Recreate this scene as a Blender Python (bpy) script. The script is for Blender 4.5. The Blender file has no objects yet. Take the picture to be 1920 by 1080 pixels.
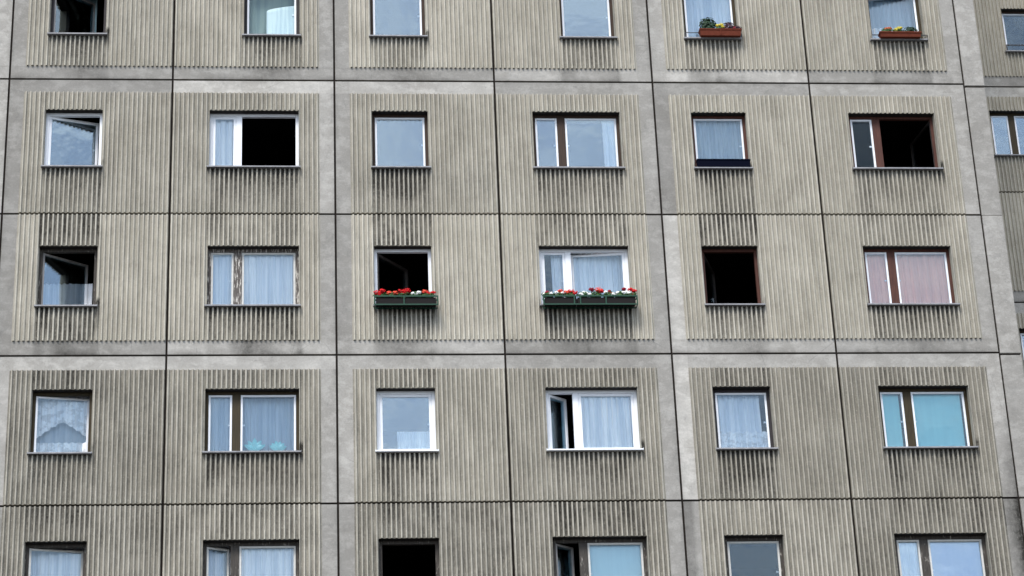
import bpy, math, random
from mathutils import Vector, Matrix
R = math.radians
SC = bpy.context.scene
COL = SC.collection
Z0 = 26.0            # height of the facade joint called level 0 above the street
PW, PH = 2.982, 2.8  # panel width and storey height

# ------------------------------------------------------------------ camera, sky, sun, exposure
cam_d = bpy.data.cameras.new("camera"); cam = bpy.data.objects.new("camera", cam_d); COL.objects.link(cam)
f_px, pitch, roll, yaw = 4790.76, 0.450666, -0.0419653, 0.0932861
cam_d.sensor_width = 36.0; cam_d.lens = f_px/1920*36.0
cam_d.clip_start = .5; cam_d.clip_end = 3000
fwd = Vector((math.sin(yaw)*math.cos(pitch), math.cos(yaw)*math.cos(pitch), math.sin(pitch)))
r0 = Vector((math.cos(yaw), -math.sin(yaw), 0)); u0 = r0.cross(fwd)
rt = math.cos(roll)*r0 + math.sin(roll)*u0; up = -math.sin(roll)*r0 + math.cos(roll)*u0
M3 = Matrix((rt, up, -fwd)).transposed()
cam.matrix_world = Matrix.Translation((-.6964, -41.156, Z0-24.295)) @ M3.to_4x4()
SC.camera = cam

SUN = Vector((-.35, -.75, 1.15)).normalized()
W = bpy.data.worlds.new("World"); SC.world = W; W.use_nodes = True
nt = W.node_tree; nt.nodes.clear()
wo = nt.nodes.new('ShaderNodeOutputWorld'); bg = nt.nodes.new('ShaderNodeBackground')
sky = nt.nodes.new('ShaderNodeTexSky'); sky.sky_type = 'NISHITA'; sky.sun_disc = False
sky.sun_elevation = math.asin(SUN.z); sky.sun_rotation = math.atan2(SUN.x, SUN.y)
sky.air_density = 1.0; sky.dust_density = 1.5; sky.ozone_density = 1.0
tc = nt.nodes.new('ShaderNodeTexCoord'); cn = nt.nodes.new('ShaderNodeTexNoise')
cn.inputs['Scale'].default_value = 20.0; cn.inputs['Detail'].default_value = 6; cn.inputs['Roughness'].default_value = .55
mp = nt.nodes.new('ShaderNodeMapping'); mp.inputs['Scale'].default_value = (1, 1, 2.6)
cr = nt.nodes.new('ShaderNodeValToRGB'); cr.color_ramp.elements[0].position = .40; cr.color_ramp.elements[1].position = .60
cmul = nt.nodes.new('ShaderNodeMath'); cmul.operation = 'MULTIPLY_ADD'; cmul.inputs[1].default_value = .62; cmul.inputs[2].default_value = .22
mx = nt.nodes.new('ShaderNodeMixRGB'); mx.inputs[2].default_value = (6.2, 6.9, 8.0, 1)
nt.links.new(tc.outputs['Generated'], mp.inputs['Vector']); nt.links.new(mp.outputs[0], cn.inputs['Vector'])
nt.links.new(cn.outputs['Fac'], cr.inputs[0]); nt.links.new(cr.outputs[0], cmul.inputs[0]); nt.links.new(cmul.outputs[0], mx.inputs[0])
nt.links.new(sky.outputs[0], mx.inputs[1]); nt.links.new(mx.outputs[0], bg.inputs[0]); nt.links.new(bg.outputs[0], wo.inputs[0])
bg.inputs[1].default_value = .10
sd = bpy.data.lights.new("sun", 'SUN'); sd.energy = 1.5; sd.angle = R(20); sd.color = (1, .955, .90)
so = bpy.data.objects.new("sun", sd); COL.objects.link(so); so.rotation_euler = SUN.to_track_quat('Z', 'Y').to_euler()
so.location = (0, -30, 80)
SC.view_settings.view_transform = 'Standard'; SC.view_settings.look = 'None'
SC.view_settings.gamma = 1; SC.view_settings.use_curve_mapping = False
SC.view_settings.exposure = 1.31

# ------------------------------------------------------------------ materials
class NT:
    def __init__(s, name):
        s.m = bpy.data.materials.new(name); s.m.use_nodes = True; s.t = s.m.node_tree
        s.b = s.t.nodes['Principled BSDF']; s.out = s.t.nodes['Material Output']
    def n(s, ty, **kw):
        x = s.t.nodes.new(ty)
        for k, v in kw.items():
            if k in x.inputs: x.inputs[k].default_value = v
            else: setattr(x, k, v)
        return x
    def l(s, a, b): s.t.links.new(a, b)
    def pos(s, scale=(1, 1, 1), loc=(0, 0, 0)):
        g = s.n('ShaderNodeNewGeometry'); m = s.n('ShaderNodeMapping'); m.inputs['Scale'].default_value = scale; m.inputs['Location'].default_value = loc
        s.l(g.outputs['Position'], m.inputs['Vector']); return m.outputs[0]
    def noise(s, scale, detail=4, rough=.55, vec=None):
        x = s.n('ShaderNodeTexNoise'); x.inputs['Scale'].default_value = scale; x.inputs['Detail'].default_value = detail; x.inputs['Roughness'].default_value = rough
        s.l(vec if vec is not None else s.pos(), x.inputs['Vector']); return x.outputs['Fac']
    def ramp(s, v, p0, p1, c0=(0, 0, 0, 1), c1=(1, 1, 1, 1)):
        x = s.n('ShaderNodeValToRGB'); e = x.color_ramp.elements; e[0].position = p0; e[1].position = p1; e[0].color = c0; e[1].color = c1
        s.l(v, x.inputs[0]); return x.outputs[0]
    def mix(s, f, a, b, mode='MIX'):
        x = s.n('ShaderNodeMixRGB', blend_type=mode)
        for v, i in ((f, 0), (a, 1), (b, 2)):
            if isinstance(v, (int, float)): x.inputs[i].default_value = v
            elif isinstance(v, tuple): x.inputs[i].default_value = v if len(v) == 4 else v+(1,)
            else: s.l(v, x.inputs[i])
        return x.outputs[0]
    def math(s, op, a, b=0., c=0., clamp=False):
        x = s.n('ShaderNodeMath', operation=op, use_clamp=clamp)
        for v, i in ((a, 0), (b, 1), (c, 2)):
            if isinstance(v, (int, float)): x.inputs[i].default_value = v
            else: s.l(v, x.inputs[i])
        return x.outputs[0]
    def attr(s, name):
        x = s.n('ShaderNodeAttribute'); x.attribute_name = name; return x.outputs['Fac']
    def bump(s, h, strength=.5, dist=.01):
        x = s.n('ShaderNodeBump'); x.inputs['Strength'].default_value = strength; x.inputs['Distance'].default_value = dist
        s.l(h, x.inputs['Height']); s.l(x.outputs[0], s.b.inputs['Normal'])
    def set(s, col=None, rough=.8, spec=.3):
        if isinstance(col, tuple): s.b.inputs['Base Color'].default_value = col if len(col) == 4 else col+(1,)
        elif col is not None: s.l(col, s.b.inputs['Base Color'])
        s.b.inputs['Roughness'].default_value = rough; s.b.inputs['Specular IOR Level'].default_value = spec
        return s.m

def concrete(name, base, light, dark, ribbed):
    n = NT(name)
    big = n.ramp(n.noise(.9, 5, .6), .35, .68)
    c = n.mix(big, base, light)
    if not ribbed:                                    # trowelled patches: pale laitance swirls
        sw = n.noise(3.2, 6, .7, n.pos((1, 1, 1.5)))
        c = n.mix(n.math('MULTIPLY', n.ramp(sw, .47, .60), .55), c, tuple(min(1, k*1.28) for k in light))
        blk = n.ramp(n.noise(5.5, 6, .75, n.pos((1, 1, .8), (7, 3, 1))), .55, .72)
        c = n.mix(n.math('MULTIPLY', blk, .38), c, dark)
    else:                                              # rain runs down the ribs
        st = n.ramp(n.noise(2.2, 5, .65, n.pos((5.5, 1, .35))), .42, .68)
        c = n.mix(n.math('MULTIPLY', st, .42), c, tuple(k*.55 for k in base))
        sm = n.ramp(n.noise(4.5, 6, .7, n.pos((1.4, 1, .8), (3, 0, 9))), .5, .7)
        c = n.mix(n.math('MULTIPLY', sm, .30), c, tuple(k*.45 for k in base))
    tint = n.n('ShaderNodeCombineXYZ'); t = n.attr('tint')
    for i in range(3): n.l(t, tint.inputs[i])
    c = n.mix(1.0, c, tint.outputs[0], 'MULTIPLY')
    g = n.attr('grime_shade')
    gn = n.math('MULTIPLY_ADD', n.ramp(n.noise(1.7, 4, .6, n.pos((1.6, 1, .7))), .33, .66), .62, .62)
    gn2 = n.math('MULTIPLY_ADD', n.ramp(n.noise(14, 3, .6), .3, .7), .3, .85)
    gf = n.math('MULTIPLY', n.math('MULTIPLY', g, gn), gn2, clamp=True)
    c = n.mix(gf, c, (.030, .028, .024))
    if not ribbed:
        vo = n.n('ShaderNodeTexVoronoi', feature='DISTANCE_TO_EDGE'); vo.inputs['Scale'].default_value = .75; n.l(n.pos((1, .2, 1.3)), vo.inputs['Vector'])
        cm = n.math('MULTIPLY', n.math('LESS_THAN', vo.outputs['Distance'], .004), n.ramp(n.noise(1.3, 2, .5), .5, .56))
        c = n.mix(n.math('MULTIPLY', cm, .22), c, dark)
    gr = n.noise(30, 5, .85); c = n.mix(n.math('MULTIPLY', n.ramp(gr, .42, .68), .17 if ribbed else .24), c, tuple(k*.35 for k in base))
    gr2 = n.ramp(n.noise(34, 4, .85, n.pos((1, 1, 1), (5, 5, 5))), .56, .68)
    c = n.mix(n.math('MULTIPLY', gr2, .35), c, tuple(min(1, k*1.6) for k in light))
    n.bump(n.noise(60, 3, .7), .30, .006)
    return n.set(c, .93, .12)

MAT = {}
MAT['ribbed'] = concrete('ribbed_concrete', (.426, .396, .326), (.54, .508, .428), (.1, .09, .08), True)
MAT['smooth'] = concrete('smooth_concrete', (.260, .247, .222), (.325, .312, .286), (.12, .12, .115), False)

def plain(name, col, rough=.6, spec=.3, var=.25, scale=14):
    n = NT(name)
    c = n.mix(n.math('MULTIPLY', n.ramp(n.noise(scale, 5, .65), .35, .7), var), col, tuple(k*.5 for k in col))
    return n.set(c, rough, spec)
def wood(name, col, col2, paint=None, amount=.0):
    n = NT(name)
    g = n.ramp(n.noise(9, 6, .7, n.pos((9, 4, .6))), .38, .66)
    c = n.mix(g, col, col2)
    if paint:
        p = n.ramp(n.noise(11, 6, .8, n.pos((3.2, 2, .55))), .60-amount*.2, .64-amount*.2)
        c = n.mix(p, c, paint)
    n.bump(n.noise(30, 4, .7, n.pos((6, 3, .6))), .4, .004)
    return n.set(c, .7, .3)
MAT['brown'] = wood('dark_brown_wood', (.026, .015, .010), (.052, .030, .018))
MAT['red'] = wood('red_brown_wood', (.050, .017, .012), (.095, .034, .021))
MAT['olive'] = wood('olive_brown_wood', (.026, .018, .007), (.05, .036, .014))
MAT['black'] = wood('blackened_wood', (.018, .016, .018), (.04, .034, .036))
MAT['peel'] = wood('peeling_painted_wood', (.055, .045, .040), (.12, .105, .092), (.52, .49, .44), .35)
MAT['peel2'] = wood('weathered_dark_wood', (.030, .026, .022), (.07, .06, .05), (.36, .33, .29), .02)
MAT['white'] = plain('white_paint', (.82, .84, .87), .45, .4, .12)
MAT['cream'] = plain('aged_white_paint', (.62, .61, .57), .6, .3, .35, 22)
MAT['sash_dark'] = wood('dark_shaded_sash', (.035, .03, .028), (.08, .07, .066))  # wide-open sash: interior shade put into the wood colour
MAT['sash_grey'] = wood('grey_shaded_sash', (.20, .19, .18), (.34, .33, .32))  # half-open sash: lighter version of the same painted shade
MAT['grey_metal'] = plain('zinc_sill', (.30, .30, .31), .6, .4, .8, 9)
MAT['dark_metal'] = plain('dark_metal', (.035, .037, .042), .5, .4, .3)
MAT['handle'] = plain('handle_white', (.85, .87, .9), .35, .5, .05)
MAT['seal'] = plain('joint_seal', (.022, .018, .015), .9, .1, .3)
MAT['room'] = plain('dim_room', (.016, .015, .015), .95, .05, .2, 2)  # near-black walls paint in the darkness of the unlit room
MAT['green_metal'] = plain('green_rail_paint', (.010, .060, .034), .6, .3, .6, 20)
MAT['dark_box'] = plain('dark_trough', (.009, .007, .007), .8, .2, .3)
MAT['navy'] = plain('navy_box', (.002, .003, .010), .9, .05, .2)
MAT['terracotta'] = plain('terracotta_plastic', (.145, .038, .022), .85, .08, .45, 18)
MAT['soil'] = plain('potting_soil', (.03, .02, .014), .95, .1, .3, 40)
MAT['leaf'] = plain('leaf_green', (.035, .10, .022), .6, .3, .6, 25)
MAT['leaf_dark'] = plain('leaf_deep_green', (.012, .042, .016), .6, .3, .5, 25)
MAT['leaf_purple'] = plain('leaf_bronze', (.055, .022, .03), .6, .3, .5, 25)
MAT['p_red'] = plain('petal_red', (.62, .006, .010), .6, .2, .35, 30)
MAT['p_orange'] = plain('petal_scarlet', (.80, .085, .045), .6, .2, .35, 30)
MAT['p_dark'] = plain('petal_crimson', (.26, .005, .02), .6, .2, .35, 30)
MAT['p_white'] = plain('petal_white', (.85, .86, .83), .6, .2, .1, 30)
MAT['p_yellow'] = plain('petal_yellow', (.75, .62, .08), .6, .2, .3, 30)
MAT['p_rust'] = plain('petal_rust', (.50, .13, .05), .6, .2, .3, 30)
MAT['teal'] = plain('teal_glass', (.34, .82, .82), .2, .6, .3, 30)
MAT['lining'] = plain('soffit_shade_colour', (.035, .031, .029), .85, .15, .5, 12)  # shade of the window head put into the soffit colour
MAT['plaster'] = plain('grey_plaster', (.29, .285, .275), .9, .1, .35, 2)

def glass(name, refl, tint=(.80, .94, 1.0)):
    n = NT(name); t = n.t
    g = n.n('ShaderNodeBsdfGlossy'); g.inputs['Roughness'].default_value = .015; g.inputs['Color'].default_value = tint+(1,)
    tr = n.n('ShaderNodeBsdfTransparent'); tr.inputs['Color'].default_value = (.965, .985, 1, 1)
    fr = n.n('ShaderNodeFresnel'); fr.inputs['IOR'].default_value = 1.5
    bp = n.n('ShaderNodeBump'); bp.inputs['Strength'].default_value = .14; bp.inputs['Distance'].default_value = .02
    n.l(n.noise(2.2, 3, .5), bp.inputs['Height']); n.l(bp.outputs[0], g.inputs['Normal'])
    f = n.math('ADD', n.math('MULTIPLY', fr.outputs[0], .9 if refl else .35), refl, clamp=True)
    m = n.n('ShaderNodeMixShader'); n.l(f, m.inputs[0]); n.l(tr.outputs[0], m.inputs[1]); n.l(g.outputs[0], m.inputs[2])
    n.l(m.outputs[0], n.out.inputs['Surface']); t.nodes.remove(n.b); return n.m
MAT['glass'] = glass('window_glass', .02)
MAT['glass_bright'] = glass('coated_window_glass', .14)
MAT['glass_dim'] = glass('clear_window_glass', .0)

def fabric(name, col, sheer=.0, pattern=None, trans=.06, streak=.5):
    n = NT(name)
    c = n.mix(n.math('MULTIPLY', n.ramp(n.noise(4, 4, .6, n.pos((3.2, 1, .12))),   .42, .58), streak), col, (col[0]*.52, col[1]*.60, col[2]*.70))  # vertical streaks paint fold shading into the cloth colour
    d = n.n('ShaderNodeBsdfDiffuse'); tl = n.n('ShaderNodeBsdfTranslucent'); n.l(c, d.inputs[0]); n.l(c, tl.inputs[0])
    a = n.n('ShaderNodeMixShader'); a.inputs[0].default_value = trans; n.l(d.outputs[0], a.inputs[1]); n.l(tl.outputs[0], a.inputs[2])
    last = a
    if sheer > 0 or pattern:
        tr = n.n('ShaderNodeBsdfTransparent'); b = n.n('ShaderNodeMixShader'); b.inputs[0].default_value = sheer
        if pattern:
            p = n.ramp(n.noise(9, 5, .65), .44, .52, (.30,)*3+(1,), (.0,)*3+(1,)); n.l(p, b.inputs[0])
        n.l(a.outputs[0], b.inputs[1]); n.l(tr.outputs[0], b.inputs[2]); last = b
    n.l(last.outputs[0], n.out.inputs['Surface']); n.t.nodes.remove(n.b); return n.m
MAT['net'] = fabric('net_curtain', (.90, .95, 1.0), .05)
MAT['sheer'] = fabric('sheer_curtain', (.62, .74, .84), .30)
MAT['cloth'] = fabric('white_curtain', (1.0, 1.0, 1.0), 0)
MAT['lace'] = fabric('lace_curtain', (1.0, 1.0, 1.0), .15, True)
MAT['pale_back'] = fabric('inner_pale_curtain', (.44, .51, .58), .0)
MAT['pink'] = fabric('peach_curtain', (1.0, .60, .49), 0, streak=.25)
MAT['turq'] = fabric('turquoise_blind', (.36, .76, .80), 0, trans=.1, streak=.08)
MAT['tealpale'] = fabric('pale_teal_blind', (.62, .84, .87), 0, trans=.1, streak=.08)
MAT['lilac'] = fabric('pale_lilac_blind', (.45, .55, .76), .0, trans=.1, streak=.08)
MAT['greycurt'] = fabric('grey_green_curtain', (.38, .52, .52), .0)
MAT['paper'] = fabric('pale_mint_panel', (.80, .92, .88), 0, trans=.1)
MAT['paper2'] = fabric('dull_green_panel', (.30, .38, .34), 0, trans=.1)

# ------------------------------------------------------------------ mesh helpers
class MB:
    def __init__(s): s.v = []; s.f = []; s.mi = []; s.at = {}
    def quad(s, p, mi=0): k = len(s.v); s.v += [tuple(q) for q in p]; s.f.append(tuple(range(k, k+len(p)))); s.mi.append(mi)
    def box(s, x0, x1, y0, y1, z0, z1, mi=0, T=None):
        c = [(x, y, z) for z in (z0, z1) for y in (y0, y1) for x in (x0, x1)]
        if T: c = [T(p) for p in c]
        k = len(s.v); s.v += c
        for q in ((0, 2, 3, 1), (4, 5, 7, 6), (0, 1, 5, 4), (2, 6, 7, 3), (1, 3, 7, 5), (0, 4, 6, 2)):
            s.f.append(tuple(k+i for i in q)); s.mi.append(mi)
    def build(s, name, mats, parent=None, loc=(0, 0, 0), smooth=False, bevel=0):
        me = bpy.data.meshes.new(name); me.from_pydata(s.v, [], s.f)
        for m in (mats if isinstance(mats, (list, tuple)) else [mats]): me.materials.append(m)
        me.polygons.foreach_set('material_index', s.mi)
        for k, vals in s.at.items():
            a = me.attributes.new(k, 'FLOAT', 'POINT'); a.data.foreach_set('value', vals)
        if smooth: me.polygons.foreach_set('use_smooth', [True]*len(me.polygons))
        me.update()
        o = bpy.data.objects.new(name, me); COL.objects.link(o); o.location = loc
        if parent: o.parent = parent
        if bevel:
            b = o.modifiers.new('bevel', 'BEVEL'); b.width = bevel; b.segments = 2; b.limit_method = 'ANGLE'
        return o
def empty(name, loc, label=None, cat=None, group=None):
    o = bpy.data.objects.new(name, None); COL.objects.link(o); o.location = loc; o.empty_display_size = .3
    tag(o, label, cat, group); return o
def tag(o, label=None, cat=None, group=None, kind=None):
    if label: o['label'] = label
    if cat: o['category'] = cat
    if group: o['group'] = group
    if kind: o['kind'] = kind
    return o

# ------------------------------------------------------------------ ground
g = MB(); g.quad([(-900, -900, 0), (900, -900, 0), (900, 900, 0), (-900, 900, 0)])
gm = NT('asphalt'); gc = gm.mix(gm.ramp(gm.noise(.3, 6, .6), .4, .6), (.05, .05, .05), (.075, .072, .07)); gm.set(gc, .95, .1)
tag(g.build('ground', gm.m), kind='structure')

# ------------------------------------------------------------------ ribbed concrete panel
GAP = .038
NRIB, AMP = 32, .036
PROF = [(0, 0), (.17, .0), (.25, .16), (.33, .72), (.41, .98), (.59, .98), (.67, .72), (.75, .16), (.83, 0)]
WN, WWd, WX, WR = 1.035, 1.635, .687, 1.30   # narrow / wide opening, left offset, offset of the right-hand narrow one
WTOP, WBOT = -.65, -1.85                      # opening top / bottom below the joint
REV = .12
def panel(parent, x, ztop, left_border, top_border, win, rowg, upg, dng, tints, rib_tint, seed, upwin=None, yoff=0, extra=None):
    """win=(a,b) opening in x; rowg: dirt plus painted shade in all grooves; upg/dng: runoff above / below the window"""
    rnd = random.Random(seed)
    h = GAP/2; B = .28
    px0, px1 = h, PW-h; z1, z0 = -h, -PH+h
    rx0, rx1 = (B, px1) if left_border else (px0, PW-B)
    rz0, rz1 = (z0, -B) if top_border else (-PH+B, z1)
    pitch = (PW-B)/NRIB
    X = []
    if left_border:
        for k in range(NRIB):
            for u, a in PROF: X.append((B+(k+u)*pitch, a))
    else:
        for k in range(NRIB):
            for u, a in PROF: X.append(((k+u)*pitch, a))
        X.append((PW-B, 0))
    X = [p for p in X if rx0-1e-6 <= p[0] <= rx1+1e-6]
    if X[0][0] > rx0+1e-5: X.insert(0, (rx0, X[0][1]))
    if X[-1][0] < rx1-1e-5: X.append((rx1, X[-1][1]*.5))
    xs = [p[0] for p in X]
    def snap(v): return min(range(len(xs)), key=lambda i: abs(xs[i]-v))
    i0, i1 = snap(win[0]), snap(win[1]); xs[i0] = win[0]; xs[i1] = win[1]
    amp = [a*AMP*(1+.10*rnd.uniform(-1, 1)) for _, a in X]
    zs = [rz0]; 
    while zs[-1] < rz1-.13: zs.append(zs[-1]+.095)
    zs.append(rz1)
    zs = sorted([z for z in zs if abs(z-WTOP) > .05 and abs(z-WBOT) > .05]+[WTOP, WBOT])
    jz0, jz1 = zs.index(WBOT), zs.index(WTOP)
    m = MB(); V = m.v; gr = []; ti = []
    ul, ur = (upwin or win)
    ph = rnd.uniform(0, 9); drip = rnd.choice([0, .5, 1.0, 1.2]); dripl = rnd.uniform(.3, .95)
    def grime_shade(x, z, a):
        groove = 1-a
        w = .03*math.sin(x*41+ph)
        e = rowg*(.08+.92*groove)  # dirt in the grooves, with recess shade painted in for contrast
        if z < WBOT+.02 and win[0]-.10 < x < win[1]+.11:
            sd = min(1, max(0, min(x-win[0]+.05+w, win[1]+.06-x+w)/.06)); sd = max(sd, .30*max(0, 1-(WBOT-z)/.5))
            k = sd*1.06* dng*(1-.35*min(1, max(0, (WBOT-z-.05+w)/.7)))
            e = max(e, k*(.10+.90*groove))
        if z > WTOP-.02 and ul-.02 < x < ur+.03:
            k = upg*(1-.18*min(1, (-z)/.65)); e = max(e, k*(.05+.95*groove))
        if drip and z < WBOT+.12 and abs(x-(win[1]+.035)) < .03: e = max(e, drip*max(0, 1-(WBOT+.12-z)/dripl))
        if extra: e += extra(x, z)
        return e
    # ribbed field
    base = len(V)
    for z in zs:
        for xx, a in zip(xs, amp):
            jit = rnd.uniform(-.002, .0015) if a > 0 else 0
            if a > .02 and rnd.random() < .015: jit += .012
            V.append((xx+(rnd.uniform(-.0018, .0018) if a > 0 and xx not in win else 0), -a+jit, z)); gr.append(grime_shade(xx, z, a/AMP)); ti.append(rib_tint)
    n = len(xs)
    for j in range(len(zs)-1):
        for i in range(n-1):
            if i0 <= i < i1 and jz0 <= j < jz1: continue
            a = base+j*n+i; m.f.append((a, a+1, a+1+n, a+n)); m.mi.append(0)
    def strip(pts, fn, mi, t, gg=None):   # extrude a polyline of points to fn(point)
        b = len(V)
        for p in pts:
            q = fn(p)
            for r_ in (p, q):
                V.append(r_); gr.append(gg if gg is not None else grime_shade(p[0], p[2], .5)); ti.append(t)
        for k in range(len(pts)-1):
            m.f.append((b+2*k, b+2*k+1, b+2*k+3, b+2*k+2)); m.mi.append(mi)
    def rowpts(j, a=0, b=None): return [V[base+j*n+i] for i in range(a, (b if b is not None else n-1)+1)]
    def colpts(i, a=0, b=None): return [V[base+j*n+i] for j in range(a, (b if b is not None else len(zs)-1)+1)]
    back = lambda d: (lambda p: (p[0], d, p[2]))
    strip(rowpts(jz1, i0, i1), back(0.004), 0, rib_tint, .5); strip([(p[0], .004, p[2]) for p in rowpts(jz1, i0, i1)], back(REV+.08), 2, rib_tint, .30)  # soffit darkened by colour, painting in the shade under the head
    strip(rowpts(jz0, i0, i1), back(REV+.08), 0, rib_tint, .30)
    strip(colpts(i0, jz0, jz1), back(REV+.08), 0, rib_tint, .25)
    strip(colpts(i1, jz0, jz1), back(REV+.08), 0, rib_tint, .25)
    strip(rowpts(0), back(0.0 if not top_border else .07), 0, rib_tint)
    strip(rowpts(len(zs)-1), back(0.0 if top_border else .07), 0, rib_tint)
    strip(colpts(0), back(.0 if left_border else .07), 0, rib_tint)
    strip(colpts(n-1), back(.07 if left_border else .0), 0, rib_tint)
    # smooth borders: one along the side, one along top or bottom; mitred as one L
    def field(ax0, ax1, az0, az1, t):
        nx = max(1, round((ax1-ax0)/.07)); nz = max(1, round((az1-az0)/.07)); b = len(V)
        for j in range(nz+1):
            for i in range(nx+1):
                x_, z_ = ax0+(ax1-ax0)*i/nx, az0+(az1-az0)*j/nz
                e = rowg*.12
                if az1-az0 < .5:
                    if not top_border and win[0]-.02 < x_ < win[1]+.05: e = dng*(.66 if seed in (6701, 6702) else .48)*(.70+.30*math.sin(x_*5+ph))
                    if top_border and ul < x_ < ur: e = max(e, upg*.12)
                    edge = min(abs(z_-z0), abs(z_-z1))
                    e += (.20 if not top_border else .08)*max(0, 1-edge/.10)*(1+math.sin(x_*3.3+ph))
                    if not top_border: e += .16*max(0, 1-abs(z_-az1)/.08)
                else:
                    e += .10*max(0, 1-min(abs(x_-px0), abs(x_-px1))/.08)*(1+math.sin(z_*2.7+ph))
                if extra: e += extra(x_, z_)
                V.append((x_, 0, z_)); gr.append(e); ti.append(t)
        for j in range(nz):
            for i in range(nx):
                a = b+j*(nx+1)+i; m.f.append((a, a+1, a+nx+2, a+nx+1)); m.mi.append(1)
        return b, nx, nz
    sx0, sx1 = (px0, B) if left_border else (PW-B, px1)
    field(sx0, sx1, rz0, rz1, tints[0])
    hz0, hz1 = (-B, z1) if top_border else (z0, -PH+B)
    field(rx0, rx1, hz0, hz1, tints[1]); field(sx0, sx1, hz0, hz1, (tints[0]+tints[1])/2)
    for zz in ((z1,) if top_border else (z0,)): strip([(px0, 0, zz), (px1, 0, zz)], back(.07), 1, tints[1])
    zz = z0 if top_border else z1; strip([(sx0, 0, zz), (sx1, 0, zz)], back(.07), 1, tints[0])
    xe = px0 if left_border else px1; strip([(xe, 0, z0), (xe, 0, z1)], back(.07), 1, tints[0])
    xo = px1 if left_border else px0; strip([(xo, 0, hz0), (xo, 0, hz1)], back(.07), 1, tints[1])
    m.at = {'grime_shade': gr, 'tint': ti}
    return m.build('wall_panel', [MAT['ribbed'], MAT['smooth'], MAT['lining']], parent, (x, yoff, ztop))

# ------------------------------------------------------------------ windows
STY = {'brown': ('brown', 'white'), 'red': ('red', 'white'), 'olive': ('olive', 'white'), 'black': ('black', 'white'),
       'peel': ('peel', 'cream'), 'peel2': ('peel2', 'cream'), 'upvc': ('white', 'white')}
def window(parent, x, ztop, y, wx, ww, style, leaves, glassk='glass', sill='grey_metal', label=None, handle=True):
    """leaves: one spec per leaf: 'shut' | (hinge, degrees) | 'none'"""
    fm, sm = MAT[STY[style][0]], MAT[STY[style][1]]
    up = style == 'upvc'
    yf = .122 if up else REV
    fw = .058 if up else (.062 if 'peel' in style else .055); sw = .048 if up else .036; mu = .105 if up else .145
    z0, z1 = WBOT-ztop*0, WTOP
    H = z1-z0
    m = MB()
    ye = yf+.07
    m.box(0, fw, yf, ye, 0, H); m.box(ww-fw, ww, yf, ye, 0, H)
    m.box(fw, ww-fw, yf+.001, ye, 0, fw); m.box(fw, ww-fw, yf+.001, ye, H-fw, H)
    mc = .54
    wide = ww > 1.3
    if wide: m.box(mc-mu/2, mc+mu/2, yf+.002, ye, fw, H-fw)
    # rebate strip just behind the outer frame
    o = m.build('window', fm, parent, (x+wx, y, ztop+z0), bevel=.004)
    if label: o['label'] = label
    spans = [(fw, mc-mu/2), (mc+mu/2, ww-fw)] if wide else [(fw, ww-fw)]
    for k, ((a, b), lf) in enumerate(zip(spans, leaves)):
        if lf == 'none': continue
        hinge, ang = ('L', 0) if lf == 'shut' else lf
        ys = yf+.018; yt = ys+.045
        hx = a if hinge == 'L' else b; sg = 1 if hinge == 'L' else -1
        ca, sa = math.cos(R(ang)), math.sin(R(ang))
        def T(p, hx=hx, sg=sg, ca=ca, sa=sa, ys=ys):
            dx, dy = (p[0]-hx), p[1]-ys
            return (hx+dx*ca-sg*dy*sa, ys+sg*dx*sa+dy*ca, p[2])
        s = MB(); v0, v1 = fw+.002, H-fw-.002; a2, b2 = a+.002, b-.002
        s.box(a2, a2+sw, ys, yt, v0, v1, T=T); s.box(b2-sw, b2, ys, yt, v0, v1, T=T)
        s.box(a2+sw, b2-sw, ys+.001, yt, v0, v0+sw, T=T); s.box(a2+sw, b2-sw, ys+.001, yt, v1-sw, v1, T=T)
        s.build('sash', MAT['sash_dark'] if ang >= 45 else (MAT['sash_grey'] if 20 < ang and not up else sm), o, bevel=.003)  # the wider a sash opens, the darker its painted shade
        p = MB(); e = .022*math.sin(x*3.1+ztop*1.7+k)
        p.box(a2+sw-.004, b2-sw+.004, ys+.015, ys+.033, v0+sw-.004, v1-sw+.004, T=lambda q: T((q[0], q[1]+e*(q[2]-H/2), q[2])))
        p.build('pane', MAT[glassk[k] if isinstance(glassk, (list, tuple)) else glassk], o)
        if handle:
            hh = MB(); hxp = (b2-sw/2) if hinge == 'L' else (a2+sw/2)
            if wide and k == 1: hxp = a2+sw*.5; 
            dr = -1 if hxp > (a+b)/2 else 1
            hh.box(hxp-.012, hxp+.012, yt, yt+.02, H*.44, H*.52, T=T); hh.box(min(hxp, hxp+dr*.055), max(hxp, hxp+dr*.055), yt+.02, yt+.034, H*.485, H*.51, T=T)
            hh.build('handle', MAT['handle'], o)
    sl = MB()
    sl.quad([(-.03, -.093, -.004), (ww+.03, -.093, -.004), (ww+.03, yf+.02, .022), (-.03, yf+.02, .022)])
    sl.box(-.03, ww+.03, -.096, -.088, -.030, -.005); sl.box(-.028, ww+.028, -.088, .0, -.026, -.012)
    sl.box(-.034, -.026, -.078, yf, -.03, .012); sl.box(ww+.026, ww+.034, -.078, yf, -.03, .012)
    sl.build('sill', MAT[sill], o)
    return o
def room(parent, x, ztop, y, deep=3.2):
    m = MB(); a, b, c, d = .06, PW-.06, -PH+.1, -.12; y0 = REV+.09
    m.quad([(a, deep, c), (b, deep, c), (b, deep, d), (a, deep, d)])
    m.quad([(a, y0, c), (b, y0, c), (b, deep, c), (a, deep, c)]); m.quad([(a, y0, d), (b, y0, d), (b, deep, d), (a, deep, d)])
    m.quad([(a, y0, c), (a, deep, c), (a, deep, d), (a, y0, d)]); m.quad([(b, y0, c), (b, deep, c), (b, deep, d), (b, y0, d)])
    return m.build('room_interior', MAT['room'], parent, (x, y, ztop))

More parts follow.
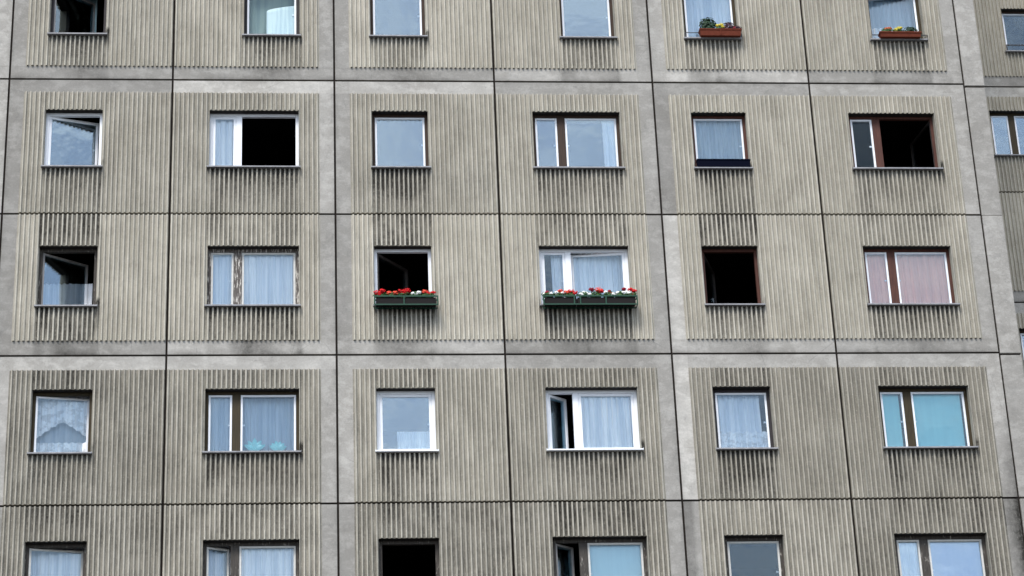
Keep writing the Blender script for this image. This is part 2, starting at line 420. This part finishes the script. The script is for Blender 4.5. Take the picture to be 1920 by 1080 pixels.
ROWTOP = {'A': 2.8, 'B': 0, 'C': -2.8, 'D': -5.6, 'E': -8.4}
def cx(i): return (i-2)*PW                     # left edge of panel column i (0..5), -1 is beyond the frame
bld = empty('apartment_building', (0, 0, 0), 'tall grey prefab concrete housing block with ribbed panels filling the photo', 'apartment building')
bld.location = (0, 0, 0)
def zr(row): return Z0+ROWTOP[row]
G = {'A': (.28, .0, .82), 'B': (.36, .44, .98), 'C': (.30, .92, 1.05), 'D': (.52, .92, 1.0), 'E': (.56, .95, 1.0)}
RIBT = {('A', 2): 1.06, ('C', 0): 1.07, ('C', 1): 1.08, ('C', 2): 1.12, ('C', 3): 1.08, ('D', 0): .86, ('D', 3): .92, ('D', 4): .84, ('D', 5): .78, ('E', 5): .80,
        ('E', 0): .88, ('B', 1): .93, ('B', 2): .97, ('A', 5): .93, ('E', 3): .95, ('B', 4): 1.03, ('E', 2): .9}
# (side border, top or bottom border) brightness where the photo shows a paler or darker cement skin
BT = {('A', 3): (1.0, 1.18), ('A', 4): (1.15, 1.32), ('B', 1): (1.18, 1.40), ('B', 2): (1.02, 1.30), ('B', 0): (.93, .92), ('B', 3): (1.05, 1.0), ('B', 4): (.88, .98),
      ('C', 1): (1.02, 1.28), ('C', 2): (.95, 1.20), ('C', 4): (1.35, 1.12), ('C', 0): (.9, .98), ('C', 3): (1.0, .96), ('D', 0): (1.2, 1.28), ('D', 1): (1.12, 1.26),
      ('D', 2): (1.2, 1.16), ('D', 3): (1.05, 1.0), ('D', 4): (1.42, 1.15), ('D', 5): (1.18, 1.12), ('E', 1): (1.0, 1), ('E', 4): (1.02, 1), ('E', 2): (1.0, 1),
      ('A', 1): (1.02, 1.0), ('A', 0): (.98, 1.02), ('A', 2): (1.0, .98), ('B', -1): (1.25, 1.1), ('A', -1): (1.2, 1.1), ('C', -1): (.95, 1.0), ('B', 5): (1.1, 1.12)}
BT2 = {k: tuple(1+(q-1)*1.35 for q in v) for k, v in BT.items()}
for row in 'ABCDE':
    for i in range(-1, 6):
        lb = (i % 2 == 0); tb = row in 'BD'
        narrow_r = row == 'A' and not lb
        win = (WX, WX+WN) if lb else ((WR, WR+WN) if narrow_r else (WX, WX+WWd))
        upw = (WR, WR+WN) if (row == 'B' and not lb) else win
        rg, ug, dg = G[row]
        rnd = random.Random(ord(row)*31+i)
        ex = None
        if i == 5 and row in 'DE':
            ex = (lambda x_, z_, r_=row: max(0., (x_-2.55)/.4)*(.8 if r_ == 'E' else .6*max(0, min(1, (-z_-1.2)/1.2))))
        if i == 4 and row == 'E': ex = lambda x_, z_: .35 if x_ < .2 else 0
        if (row, i) == ('B', 2): ex = lambda x_, z_: (.10*math.exp(-((z_+2.2)/.5)**2) if x_ > .3 else 0)
        panel(bld, cx(i), zr(row), lb, tb, win, rg*rnd.uniform(.85, 1.2), ug*rnd.uniform(.7, 1.1), dg*rnd.uniform(.75, 1.05),
              BT2.get((row, i), (rnd.uniform(.9, 1.08), rnd.uniform(.92, 1.1))), RIBT.get((row, i), rnd.uniform(.95, 1.04)), ord(row)*100+i, upw, extra=ex)
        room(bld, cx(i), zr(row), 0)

# windows of the photograph: column 0..5 per row
WD = {
 ('A', 0): ('black', [('L', 40)], 'glass_bright', None), ('A', 1): ('black', ['shut'], 'glass_dim', None), ('A', 2): ('brown', ['shut'], 'glass_bright', None),
 ('A', 3): ('brown', ['shut'], 'glass_bright', None), ('A', 4): ('olive', ['shut'], 'glass', None), ('A', 5): ('olive', [('R', 12)], 'glass', None),
 ('B', 0): ('upvc', [('L', 16)], 'glass_bright', None), ('B', 1): ('upvc', ['shut', 'none'], 'glass', 'white window with its right half wide open'),
 ('B', 2): ('brown', ['shut'], 'glass_bright', None), ('B', 3): ('brown', ['shut', 'shut'], 'glass_bright', None),
 ('B', 4): ('red', ['shut'], 'glass', None), ('B', 5): ('red', ['shut', ('R', 80)], 'glass_dim', 'red-brown window with its right sash swung inward'),
 ('C', 0): ('peel2', [('L', 33)], 'glass_bright', 'weathered window with its sash ajar'), ('C', 1): ('peel', ['shut', 'shut'], 'glass', 'window with peeling paint on its middle post'),
 ('C', 2): ('upvc', [('L', 50)], 'glass_dim', 'white window standing wide open'), ('C', 3): ('upvc', ['shut', ('R', 6)], 'glass', None),
 ('C', 4): ('red', [('L', 69)], 'glass_dim', 'red-brown window standing wide open'), ('C', 5): ('red', ['shut', 'shut'], 'glass', None),
 ('D', 0): ('olive', [('L', 9)], 'glass', None), ('D', 1): ('olive', ['shut', 'shut'], 'glass', None), ('D', 2): ('upvc', ['shut'], 'glass_bright', None),
 ('D', 3): ('upvc', [('L', 35), 'shut'], 'glass', 'white window with its left sash ajar'), ('D', 4): ('black', ['shut'], 'glass', None), ('D', 5): ('olive', ['shut', 'shut'], 'glass', None),
 ('E', 0): ('peel2', [('L', 10)], 'glass', None), ('E', 1): ('peel2', [('L', 20), 'shut'], 'glass', None), ('E', 2): ('peel2', ['none'], 'glass', 'blackened empty-looking open window'),
 ('E', 3): ('peel2', [('L', 34), 'shut'], 'glass', None), ('E', 4): ('peel2', ['shut'], 'glass', None), ('E', 5): ('peel2', ['shut', 'shut'], 'glass_bright', None),
}
for row in 'ABCDE':
    WD[(row, -1)] = ('brown', ['shut'] if row == 'A' else ['shut', 'shut'], 'glass', None)
def wgeom(row, i):
    if i % 2 == 0: return WX, WN
    return (WR, WN) if row == 'A' else (WX, WWd)
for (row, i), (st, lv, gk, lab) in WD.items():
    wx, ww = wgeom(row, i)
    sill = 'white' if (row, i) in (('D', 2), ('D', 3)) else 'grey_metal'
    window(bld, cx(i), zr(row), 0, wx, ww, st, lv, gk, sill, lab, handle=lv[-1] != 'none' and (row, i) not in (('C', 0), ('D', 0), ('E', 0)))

# joints, corner strip and the plain parts of the block outside the photograph
L, Rr = cx(-1), cx(6)
j = MB()
for i in range(-1, 7): j.box(cx(i)-.05, cx(i)+.05, .030, .075, Z0-11.2, Z0+2.8)
for z in (2.8, 0, -2.8, -5.6, -8.4, -11.2): j.box(L, Rr, .032, .072, Z0+z-.05, Z0+z+.05)
j.build('joint_seal', MAT['seal'], bld)
def smooth_box(name, parent, x0, x1, y0, y1, z0, z1, t=1., gfun=None, bev=0):
    m = MB(); m.box(x0, x1, y0, y1, z0, z1)
    m.mi = [0]*len(m.f); m.at = {'grime_shade': [(gfun(v[2]) if gfun else .02) for v in m.v], 'tint': [t]*len(m.v)}
    return m.build(name, [MAT['smooth']], parent, bevel=bev)
CX1 = 12.325
zz = [2.8+PH, 2.8, -.03, -2.8, -5.63, -8.4, -11.2]
tt = [1.0, 1.14, 1.0, 1.08, .98, .95]
for k in range(len(zz)-1):
    dz = -.028 if k in (1, 2) else -.004
    m = smooth_box('corner_strip', bld, Rr+.014, CX1, -.012 if k % 2 else .0, .50, Z0+zz[k+1]+.02+(dz if k < 5 else 0), Z0+zz[k]-.016+(dz if k else 0), tt[k], bev=.008)
smooth_box('side_wall', bld, Rr+.10, CX1-.02, .50, 9.62, 0, Z0+16.8, .95)
smooth_box('upper_wall', bld, L, CX1-.001, .001, .5, Z0+2.83, Z0+16.8, 1.0)
smooth_box('lower_wall', bld, L, CX1-.001, .001, .5, 0, Z0-11.23, .9)
smooth_box('end_wall', bld, L-.3, L-.02, .0, 10, 0, Z0+16.8, .9)
smooth_box('roof_slab', bld, L-.3, CX1, .5, 10, Z0+16.5, Z0+16.8, .8)

# ------------------------------------------------------------------ the wing set back to the right
wing = empty('apartment_building', (0, 0, 0), 'set-back wing of ribbed concrete showing at the right edge beyond the corner strip', 'apartment building')
DY = 9.6; WX0 = 14.70
for top, kind in ((8.4, 'r'), (5.6, 'w'), (2.8, 'r'), (0, 'w'), (-2.8, 'w')):
    for k, lb in ((-1, True), (0, False), (1, True)):
        tb = top in (5.6, 0)
        win = (WX, WX+WN) if lb else ((WR, WR+WN) if kind == 'r' else (WX, WX+WWd))
        x = WX0+k*PW
        panel(wing, x, Z0+top, lb, tb, win, .14, .2, .45, (1.0, 1.3 if top == 5.6 else 1.02), .92, int(top*10)+k+500, yoff=DY)
        room(wing, x, Z0+top, DY)
        st = 'olive' if top == 5.6 else 'brown'
        window(wing, x, Z0+top, DY, win[0], win[1]-win[0], st, ['shut']*(2 if win[1]-win[0] > 1.3 else 1), 'glass' if top == 8.4 else 'glass_bright')
jw = MB()
for k in (-1, 0, 1, 2): jw.box(WX0+k*PW-.05, WX0+k*PW+.05, DY+.03, DY+.075, Z0-5.6, Z0+8.4)
for z in (8.4, 5.6, 2.8, 0, -2.8, -5.6): jw.box(WX0-PW, WX0+2*PW, DY+.032, DY+.072, Z0+z-.05, Z0+z+.05)
jw.build('joint_seal', MAT['seal'], wing)
smooth_box('upper_wall', wing, WX0-PW, WX0+2*PW, DY+.001, DY+.5, Z0+8.43, Z0+16.8, .95)
smooth_box('lower_wall', wing, WX0-PW, WX0+2*PW, DY+.001, DY+.5, 0, Z0-5.63, .95)
rb = MB()
rb.box(WX0+WR+.005, WX0+WR+WN-.005, DY-.055, DY-.035, Z0+8.4-1.70, Z0+8.4-1.675)
rb.box(WX0+WR+.005, WX0+WR+.03, DY-.055, DY-.035, Z0+8.4-1.86, Z0+8.4-1.70); rb.box(WX0+WR+WN-.03, WX0+WR+WN-.005, DY-.055, DY-.035, Z0+8.4-1.86, Z0+8.4-1.70)
rb.build('window_rail', MAT['dark_metal'], wing)

# ------------------------------------------------------------------ curtains and blinds
def curtain(row, i, u0, u1, v0, v1, mat, label, folds=9, amp=.014, y=.215, top_fn=None, bot_fn=None, cat='curtain', name='curtain', group=None, seed=0, flat=False):
    """u: metres from the opening's left edge; v: metres above its bottom edge"""
    wx, ww = wgeom(row, i); rnd = random.Random(seed+hash_(row, i))
    nx = max(24, int((u1-u0)*130)); nz = 10; m = MB()
    ph = [rnd.uniform(0, 6.28) for _ in range(3)]
    for jz in range(nz+1):
        t = jz/nz
        for k in range(nx+1):
            s = k/nx; u = u0+(u1-u0)*s
            b = bot_fn(s) if bot_fn else v0; tp = top_fn(s) if top_fn else v1
            d = 0 if flat else amp*(math.sin(s*folds*6.283+ph[0]+.5*math.sin(s*7+ph[1]))+.45*math.sin(s*folds*2.3*6.283+ph[2]+t))*(1-.3*t)*1.2
            m.v.append((u+(0 if flat else .004*math.sin(t*4+k)), d, b+(tp-b)*t))
    for jz in range(nz):
        for k in range(nx):
            a = jz*(nx+1)+k; m.f.append((a, a+1, a+nx+2, a+nx+1)); m.mi.append(0)
    o = m.build(name, MAT[mat], None, (cx(i)+wx, y, zr(row)+WBOT), smooth=True)
    sol = o.modifiers.new('thickness', 'SOLIDIFY'); sol.thickness = .0015
    if mat in ('sheer', 'net', 'lace'): o.modifiers.remove(sol)
    return tag(o, label, cat, group)
def hash_(row, i): return ord(row)*17+i*5
H = WTOP-WBOT
curtain('A', 0, .02, .80, .12, H+.1, 'greycurt', 'dim grey-green curtain behind the half-open sash at the top left corner', 5, .03, .75)
curtain('A', 1, .42, .99, .0, .78, 'paper', 'pale mint panel standing inside the second top-row window', flat=True, y=.22, cat='panel', name='panel', top_fn=lambda s: .68+.14*math.sqrt(s))
curtain('A', 1, .05, .99, .0, H, 'paper2', 'dull grey-green panel behind the pale mint one', flat=True, y=.30, cat='panel', name='panel')
curtain('A', 4, .04, .99, .0, H, 'net', 'net curtain behind the bushy terracotta window box', 11, .010)
curtain('A', 5, .04, .99, .0, H, 'sheer', 'upper sheer net behind the small terracotta window box at the top right', 8, .008, .36)
curtain('A', 5, .04, .99, .0, .52, 'lace', 'low lace café curtain behind the small terracotta window box at the top right', 10, .008, .33, top_fn=lambda s: .46+.03*abs(math.sin(s*28)))
curtain('B', 1, .05, .50, .0, H-.03, 'cloth', 'pale blue-white curtain in the left half of the window whose right half stands open', 3, .02)
curtain('B', 3, 1.32, 1.59, .0, H-.02, 'cloth', 'narrow strip of white curtain drawn to the right end of a plain reflecting double window', 3, .018)
curtain('B', 4, .03, .99, .0, H, 'sheer', 'streaky sheer curtain above the long navy planter', 10, .02, .24)
curtain('B', 4, .30, 1.0, .0, .55, 'pale_back', 'short grey-blue cloth low behind the streaky sheer curtain over the navy planter', 8, .02, .32, top_fn=lambda s: .62-.4*s+.05*math.sin(s*31))
curtain('C', 0, .02, .92, .0, .74, 'cloth', 'half-height blue-white café curtain behind the weathered ajar sash', 9, .012, .62, top_fn=lambda s: .74+.015*abs(math.sin(s*25)))
curtain('C', 1, .04, .50, .0, H, 'net', 'pale blue curtain in the narrow left leaf beside the peeling post', 3, .012, group=None)
curtain('C', 1, .58, 1.60, .0, H, 'cloth', 'wide pale blue curtain with soft folds right of the peeling post', 7, .014)
curtain('C', 3, .24, .50, .0, H-.05, 'net', 'half-drawn white curtain in the left leaf above the long geranium box', 3, .016, .25)
curtain('C', 3, .58, 1.60, .0, H, 'net', 'white pleated curtain in the right leaf above the long geranium box', 9, .014, .32)
curtain('C', 5, .04, .50, .0, H, 'pink', 'pinkish curtain in the narrow left leaf of the red-brown window', 3, .012)
curtain('C', 5, .58, 1.60, .0, H, 'pink', 'wide peach curtain in the right leaf of the red-brown window', 6, .014)
def arch(s): return .33+.37*max(0, 1-abs(2*s-1))**.75+.030*abs(math.sin(s*25))
curtain('D', 0, .04, .99, .0, H, 'lace', 'arched lace valance with a scalloped edge over a grey gap', 8, .008, .30, bot_fn=arch)
curtain('D', 0, .04, .99, .0, .40, 'lace', 'low lace café strip under the arched lace valance', 9, .008, .29, top_fn=lambda s: .31+.02*abs(math.sin(s*25)))
curtain('D', 0, .02, 1.0, .0, H, 'pale_back', 'plain grey-blue backing curtain behind the arched lace', 5, .006, .40)
curtain('D', 1, .04, .50, .0, H, 'sheer', 'dim grey-blue sheer curtain left of the olive brown post', 4, .010)
curtain('D', 1, .58, 1.60, .0, H, 'sheer', 'dim grey-blue sheer curtain behind the two teal ornaments', 8, .010, .30)
curtain('D', 1, .0, 1.62, .0, H, 'pale_back', 'grey-blue lining curtain spanning both leaves behind the teal ornaments', 7, .006, .40)
curtain('D', 2, .36, .99, .0, .46, 'cloth', 'short white café curtain in the lower right of the white-framed square window', 11, .010, .20)
curtain('D', 3, .58, 1.60, .0, H, 'cloth', 'bright white curtain with fine pleats right of the wide white post', 10, .014, .19)
curtain('D', 4, .04, .99, .0, .5, 'lace', 'patterned lace hem low in the square window with the white net', 8, .010, .205, top_fn=lambda s: .38+.05*abs(math.sin(s*19)))
curtain('D', 4, .03, .86, .0, H-.02, 'net', 'white net curtain with a gap at its right edge in a square window', 7, .012, .25)
curtain('D', 5, .07, .40, .0, H, 'turq', 'narrow turquoise roller blind left of the olive post', flat=True, cat='blind', name='blind')
curtain('D', 5, .62, 1.52, .0, H, 'turq', 'wide turquoise roller blind right of the olive post', flat=True, cat='blind', name='blind')
curtain('E', 0, .04, .98, .0, H, 'cloth', 'pale blue curtain in the ajar square window at the bottom left corner', 6, .016, .34)
curtain('E', 1, .04, .50, .0, H, 'cloth', 'blue-white curtain behind the ajar narrow sash, bottom row second window', 3, .014, .34)
curtain('E', 1, .58, 1.60, .0, H, 'cloth', 'wide blue-white curtain in bottom row second window', 8, .014)
curtain('E', 3, .58, 1.58, .0, H, 'tealpale', 'pale teal blind beside the dark weathered post, bottom row fourth window', flat=True, cat='blind', name='blind')
curtain('E', 5, .05, .47, .0, H, 'net', 'white net curtain with a gap in the narrow leaf at the bottom right', 3, .018)
curtain('E', 5, .62, 1.54, .0, H, 'lilac', 'pale lilac-blue blind in the wide leaf at the bottom right', flat=True, cat='blind', name='blind')

# ------------------------------------------------------------------ plants and boxes
def blob(m, c, r, n, rnd, size, mi=0, flat=.8):
    for _ in range(n):
        while True:
            d = Vector((rnd.uniform(-1, 1), rnd.uniform(-1, 1), rnd.uniform(-1, 1)))
            if .1 < d.length <= 1: break
        p = Vector(c)+Vector((d.x*r[0], d.y*r[1], d.z*r[2]))
        nrm = (d+Vector((0, -.4, .5))).normalized(); a = nrm.orthogonal().normalized(); b = nrm.cross(a)
        s = size*rnd.uniform(.7, 1.3); k = rnd.uniform(0, 6)
        pts = [p+(a*math.cos(k+t)*s+b*math.sin(k+t)*s*flat+nrm*(.15*s if q % 2 else -.1*s)) for q, t in enumerate([0, 1.05, 2.1, 3.14, 4.2, 5.25])]
        m.quad(pts, mi)
def plant(name, loc, w, h, leafmat, heads, label, cat, group, seed, leaf=.022):
    rnd = random.Random(seed)
    t = empty(name, loc, label, cat, group)
    m = MB(); blob(m, (0, 0, h*.42), (w/2, .07, h*.5), int(150*w/.2), rnd, leaf)
    m.build('foliage', MAT[leafmat], t)
    st = MB()
    for k in range(5):
        a = rnd.uniform(-w*.3, w*.3); st.box(a-.003, a+.003, -.003, .003, -.01, h*.8)
    for (hx, hz, hr, hm) in heads:
        st.box(hx-.003, hx+.003, -.033, -.027, h*.3, hz)
        f = MB(); blob(f, (hx, -.04, hz), (hr*1.5, hr*1.1, hr*.95), 60, rnd, .0155)
        f.build('flower_head', MAT[hm], t)
    st.build('stem', MAT[leafmat], t)
    return t
def trough(name, loc, w, h, d, mat, label, cat, taper=.02, rim=True, ribs=0):
    t = empty(name, loc, label, cat)
    m = MB()
    def ring(z, k, y=0): return [(-w/2+k, -d/2+k, z), (w/2-k, -d/2+k, z), (w/2-k, d/2-k, z), (-w/2+k, d/2-k, z)]
    lo, hi, hi2, lo2 = ring(0, taper), ring(h, 0), ring(h, .008), ring(h*.75, .012)
    for A, B_ in ((lo, hi), (hi, hi2), (hi2, lo2)):
        for q in range(4): m.quad([A[q], A[(q+1) % 4], B_[(q+1) % 4], B_[q]])
    m.quad(lo[::-1])
    m.build('trough', MAT[mat], t)
    s = MB(); s.quad(lo2); s.build('soil', MAT['soil'], t)
    if rim:
        r_ = MB(); e = .007
        r_.box(-w/2-e, w/2+e, -d/2-e, -d/2+.001, h-.02, h+.004); r_.box(-w/2-e, w/2+e, d/2-.001, d/2+e, h-.02, h+.004)
        r_.box(-w/2-e, -w/2+.001, -d/2+.001, d/2-.001, h-.02, h+.004); r_.box(w/2-.001, w/2+e, -d/2+.001, d/2-.001, h-.02, h+.004)
        if ribs:
            r_.box(-.006, .006, -d/2-.006, -d/2+.01, .0, h-.02)
        r_.build('rim', MAT[mat], t)
    return t
def rail(row, i, u0, u1, zlo, zhi, y, label, mat='dark_metal'):
    wx, ww = wgeom(row, i)
    t = empty('window_rail', (cx(i)+wx+(u0+u1)/2, y, zr(row)+WBOT+zlo), label, 'rail')
    w = u1-u0; m = MB()
    m.box(-w/2, w/2, -.007, .007, zhi-zlo-.012, zhi-zlo); m.box(-w/2, w/2, -.009, .009, 0, .020)
    m.build('bar', MAT[mat], t)
    for s in (-1, 1):
        b = MB(); b.box(s*w/2-.012, s*w/2+.012, -.009, -y-.002, .026, .046); b.box(s*w/2-.011, s*w/2+.011, -.009, .009, .047, zhi-zlo-.02); b.build('bracket', MAT[mat], t)
    return t
# A5: terracotta trough, bushy green, yellow, bronze plants
bx, bz = cx(4)+WX, zr('A')+WBOT
trough('flower_box', (bx+.66, -.115, bz-.012), .80, .135, .15, 'terracotta', 'terracotta flower box with a bushy green plant, fifth top-row window', 'flower box', ribs=1)
rail('A', 4, .0, 1.08, .0, .14, -.022, 'thin dark rail behind the terracotta box with the bushy green plant')
gA = 'plants in the terracotta box of the fifth top-row window'
plant('leafy_plant', (bx+.44, -.11, bz+.12), .35, .33, 'leaf_dark', [], 'round bushy deep green plant at the left of the terracotta box', 'plant', gA, 1, .03)
plant('flowering_plant', (bx+.66, -.11, bz+.12), .18, .13, 'leaf', [(-.04, .10, .028, 'p_yellow'), (.03, .12, .03, 'p_yellow'), (.05, .07, .022, 'p_yellow')], 'small pale yellow flowers in the middle of the terracotta box', 'plant', gA, 2)
plant('leafy_plant', (bx+.83, -.11, bz+.12), .24, .22, 'leaf_purple', [], 'reddish bronze foliage right of the yellow flowers', 'plant', gA, 3, .026)
plant('leafy_plant', (bx+.99, -.11, bz+.11), .20, .14, 'leaf_purple', [(-.05, .06, .02, 'p_dark')], 'low dark purple trailing plant at the right end of the terracotta box', 'plant', gA, 4)
# A6
bx = cx(5)+WR
trough('flower_box', (bx+.53, -.115, bz-.012), .80, .10, .15, 'terracotta', 'shallow terracotta flower box in the rightmost top-row window of the near block', 'flower box')
rail('A', 5, .0, 1.10, .0, .12, -.022, 'thin dark rail behind the shallow terracotta box')
gB = 'plants in the shallow terracotta box'
plant('flowering_plant', (bx+.30, -.11, bz+.07), .26, .17, 'leaf', [(-.03, .10, .035, 'p_rust'), (.03, .11, .035, 'p_rust')], 'rust orange flowers at the left of the shallow terracotta box', 'plant', gB, 5)
plant('flowering_plant', (bx+.50, -.11, bz+.07), .20, .17, 'leaf', [(-.04, .09, .03, 'p_yellow'), (.02, .12, .035, 'p_yellow'), (.06, .13, .02, 'p_yellow')], 'bright yellow flowers in the middle of the shallow terracotta box', 'plant', gB, 6)
plant('leafy_plant', (bx+.74, -.11, bz+.08), .32, .18, 'leaf_dark', [], 'dark green mound at the right of the shallow terracotta box', 'plant', gB, 7)
# B5 navy planter
bx, bz = cx(4)+WX, zr('B')+WBOT
trough('planter', (bx+.525, -.05, bz-.004), .99, .155, .11, 'navy', 'long empty-looking navy planter along the sill of a red-brown window', 'planter', taper=.004)
# C3 and C4: green metal railing boxes with geraniums
def green_box(row, i, u0, u1, label, posts):
    wx, ww = wgeom(row, i); x0 = cx(i)+wx
    t = empty('railing_box', (x0+(u0+u1)/2, -.18, zr(row)+WBOT-.10), label, 'flower box')
    w = u1-u0; m = MB(); h, y0, y1 = .185, -.075, .085
    for z in (.0, h-.022):
        m.box(-w/2, w/2, y0-.006, y0+.006, z, z+.024); m.box(-w/2, w/2, y1-.006, y1+.006, z, z+.024)
        for s in (-1, 1): m.box(s*w/2-.005, s*w/2+.005, y0+.006, y1-.006, z+.001, z+.023)
    for u in [0, w]+posts: m.box(-w/2+u-.011, -w/2+u+.011, y0-.009, y0+.009, .001, h-.001)
    m.build('railing', MAT['green_metal'], t)
    n = 1 if w < 1.3 else 2
    edges = [-w/2+.02, w/2-.03] if n == 1 else [-w/2+.02, -w/2+.60, w/2-.02]
    for a, b in zip(edges[:-1], edges[1:]):
        q = MB(); q.box(a+.006, b-.006, y0+.014, y1-.012, .026, h-.03); q.build('trough', MAT['dark_box'], t, bevel=.006)
    br = MB()
    for s in (-.35*w, .35*w): br.box(s-.012, s+.012, y1+.006, .17, .03, .045)
    br.build('bracket', MAT['green_metal'], t)
    return x0+u0, zr(row)+WBOT-.10+.185
x0, z0 = green_box('C', 2, -.01, 1.11, 'short green metal railing box of mostly red geraniums below the open white window', [.52])
gC = 'geraniums in the short green railing box'
RW = [(.10, [(-.06, .10, .045, 'p_red'), (.03, .13, .045, 'p_red'), (-.01, .08, .045, 'p_red')], 'full red geranium at the left end of the short green box'),
      (.32, [(-.06, .09, .035, 'p_orange'), (.05, .09, .04, 'p_orange')], 'scarlet orange geranium second from the left in the short green box'),
      (.52, [(-.04, .12, .05, 'p_red'), (.05, .14, .05, 'p_red'), (.0, .09, .04, 'p_red')], 'tallest deep red geranium in the middle of the short green box'),
      (.74, [(-.06, .08, .026, 'p_white'), (.0, .07, .024, 'p_white'), (.05, .10, .028, 'p_white')], 'white flowered geranium in the short green box'),
      (.96, [(-.07, .12, .036, 'p_orange'), (.01, .09, .038, 'p_red'), (.09, .10, .03, 'p_red')], 'coral and red geranium at the right end of the short green box')]
for k, (u, hd, lb_) in enumerate(RW): plant('geranium', (x0+u, -.18, z0-.02), .25, .145, 'leaf', hd, lb_, 'geranium', gC, 20+k)
x0, z0 = green_box('C', 3, .02, 1.70, 'long green metal railing box of mixed red and white geraniums', [.55, .66, 1.12])
gD = 'geraniums in the long green railing box'
RW = [(.09, [(-.02, .10, .03, 'p_dark'), (.04, .08, .03, 'p_white'), (-.07, .07, .02, 'p_white')], 'crimson and white geranium at the left end of the long green box'),
      (.28, [(-.04, .09, .026, 'p_white'), (.03, .12, .036, 'p_orange'), (.06, .08, .028, 'p_white')], 'white and coral geranium second from the left in the long green box'),
      (.48, [(-.06, .10, .04, 'p_orange'), (.02, .12, .045, 'p_red'), (.09, .08, .045, 'p_red')], 'large red geranium at the left box divider of the long green box'),
      (.74, [(-.05, .06, .03, 'p_white'), (.03, .08, .03, 'p_white'), (-.01, .10, .02, 'p_white'), (.09, .06, .024, 'p_white')], 'low all-white geranium left of centre in the long green box'),
      (.95, [(-.08, .15, .04, 'p_dark'), (.06, .15, .05, 'p_orange'), (.09, .12, .04, 'p_red')], 'tall crimson and scarlet geranium in the middle of the long green box'),
      (1.19, [(-.06, .10, .03, 'p_white'), (.0, .12, .022, 'p_dark'), (.07, .06, .036, 'p_white'), (.03, .08, .02, 'p_dark')], 'white geranium with dark red specks right of centre in the long green box'),
      (1.40, [(-.06, .09, .024, 'p_white'), (.05, .09, .03, 'p_white')], 'leafy white geranium third from the right in the long green box'),
      (1.57, [(-.11, .16, .03, 'p_dark'), (.0, .15, .034, 'p_red'), (.07, .13, .034, 'p_red'), (-.02, .09, .036, 'p_white'), (.03, .05, .022, 'p_dark')], 'red over white geranium at the right end of the long green box')]
for k, (u, hd, lb_) in enumerate(RW): plant('geranium', (x0+u, -.18, z0-.02), .25, .145, 'leaf', hd, lb_, 'geranium', gD, 40+k)
# D2: two teal petal-shaped ornaments on the inner sill
def ornament(u, w, h, label, tilt, n):
    t = MB()
    for k in range(n):
        a = (k-(n-1)/2)/((n-1)/2)*R(56)+tilt
        L_ = h*(1.0-.18*abs(a)); wd = .042
        prev = None
        for q in range(7):
            s = q/6; r_ = wd*math.sin(math.pi*min(1, .08+s*.92))**.8+.002
            c = Vector((math.sin(a)*L_*s*(1+.15*s), -.02*math.sin(s*3)+.012*(k % 2), math.cos(a)*L_*s+.01))
            e = Vector((math.cos(a), 0, -math.sin(a)))*r_
            ring = [c-e, c+Vector((0, -.014, 0)), c+e, c+Vector((0, .012, 0))]
            if prev:
                for z in range(4): t.quad([prev[z], prev[(z+1) % 4], ring[(z+1) % 4], ring[z]])
            prev = ring
    o = t.build('ornament', MAT['teal'], None, (cx(1)+WX+u, .235, zr('D')+WBOT+.12))
    return tag(o, label, 'ornament', 'teal ornaments behind the glass')
ornament(.86, .24, .24, 'larger teal petal-shaped ornament with spread leaves, left of two behind the glass', 0, 5)
ornament(1.26, .18, .19, 'smaller rounder teal petal-shaped ornament, right of two behind the glass', .05, 6)
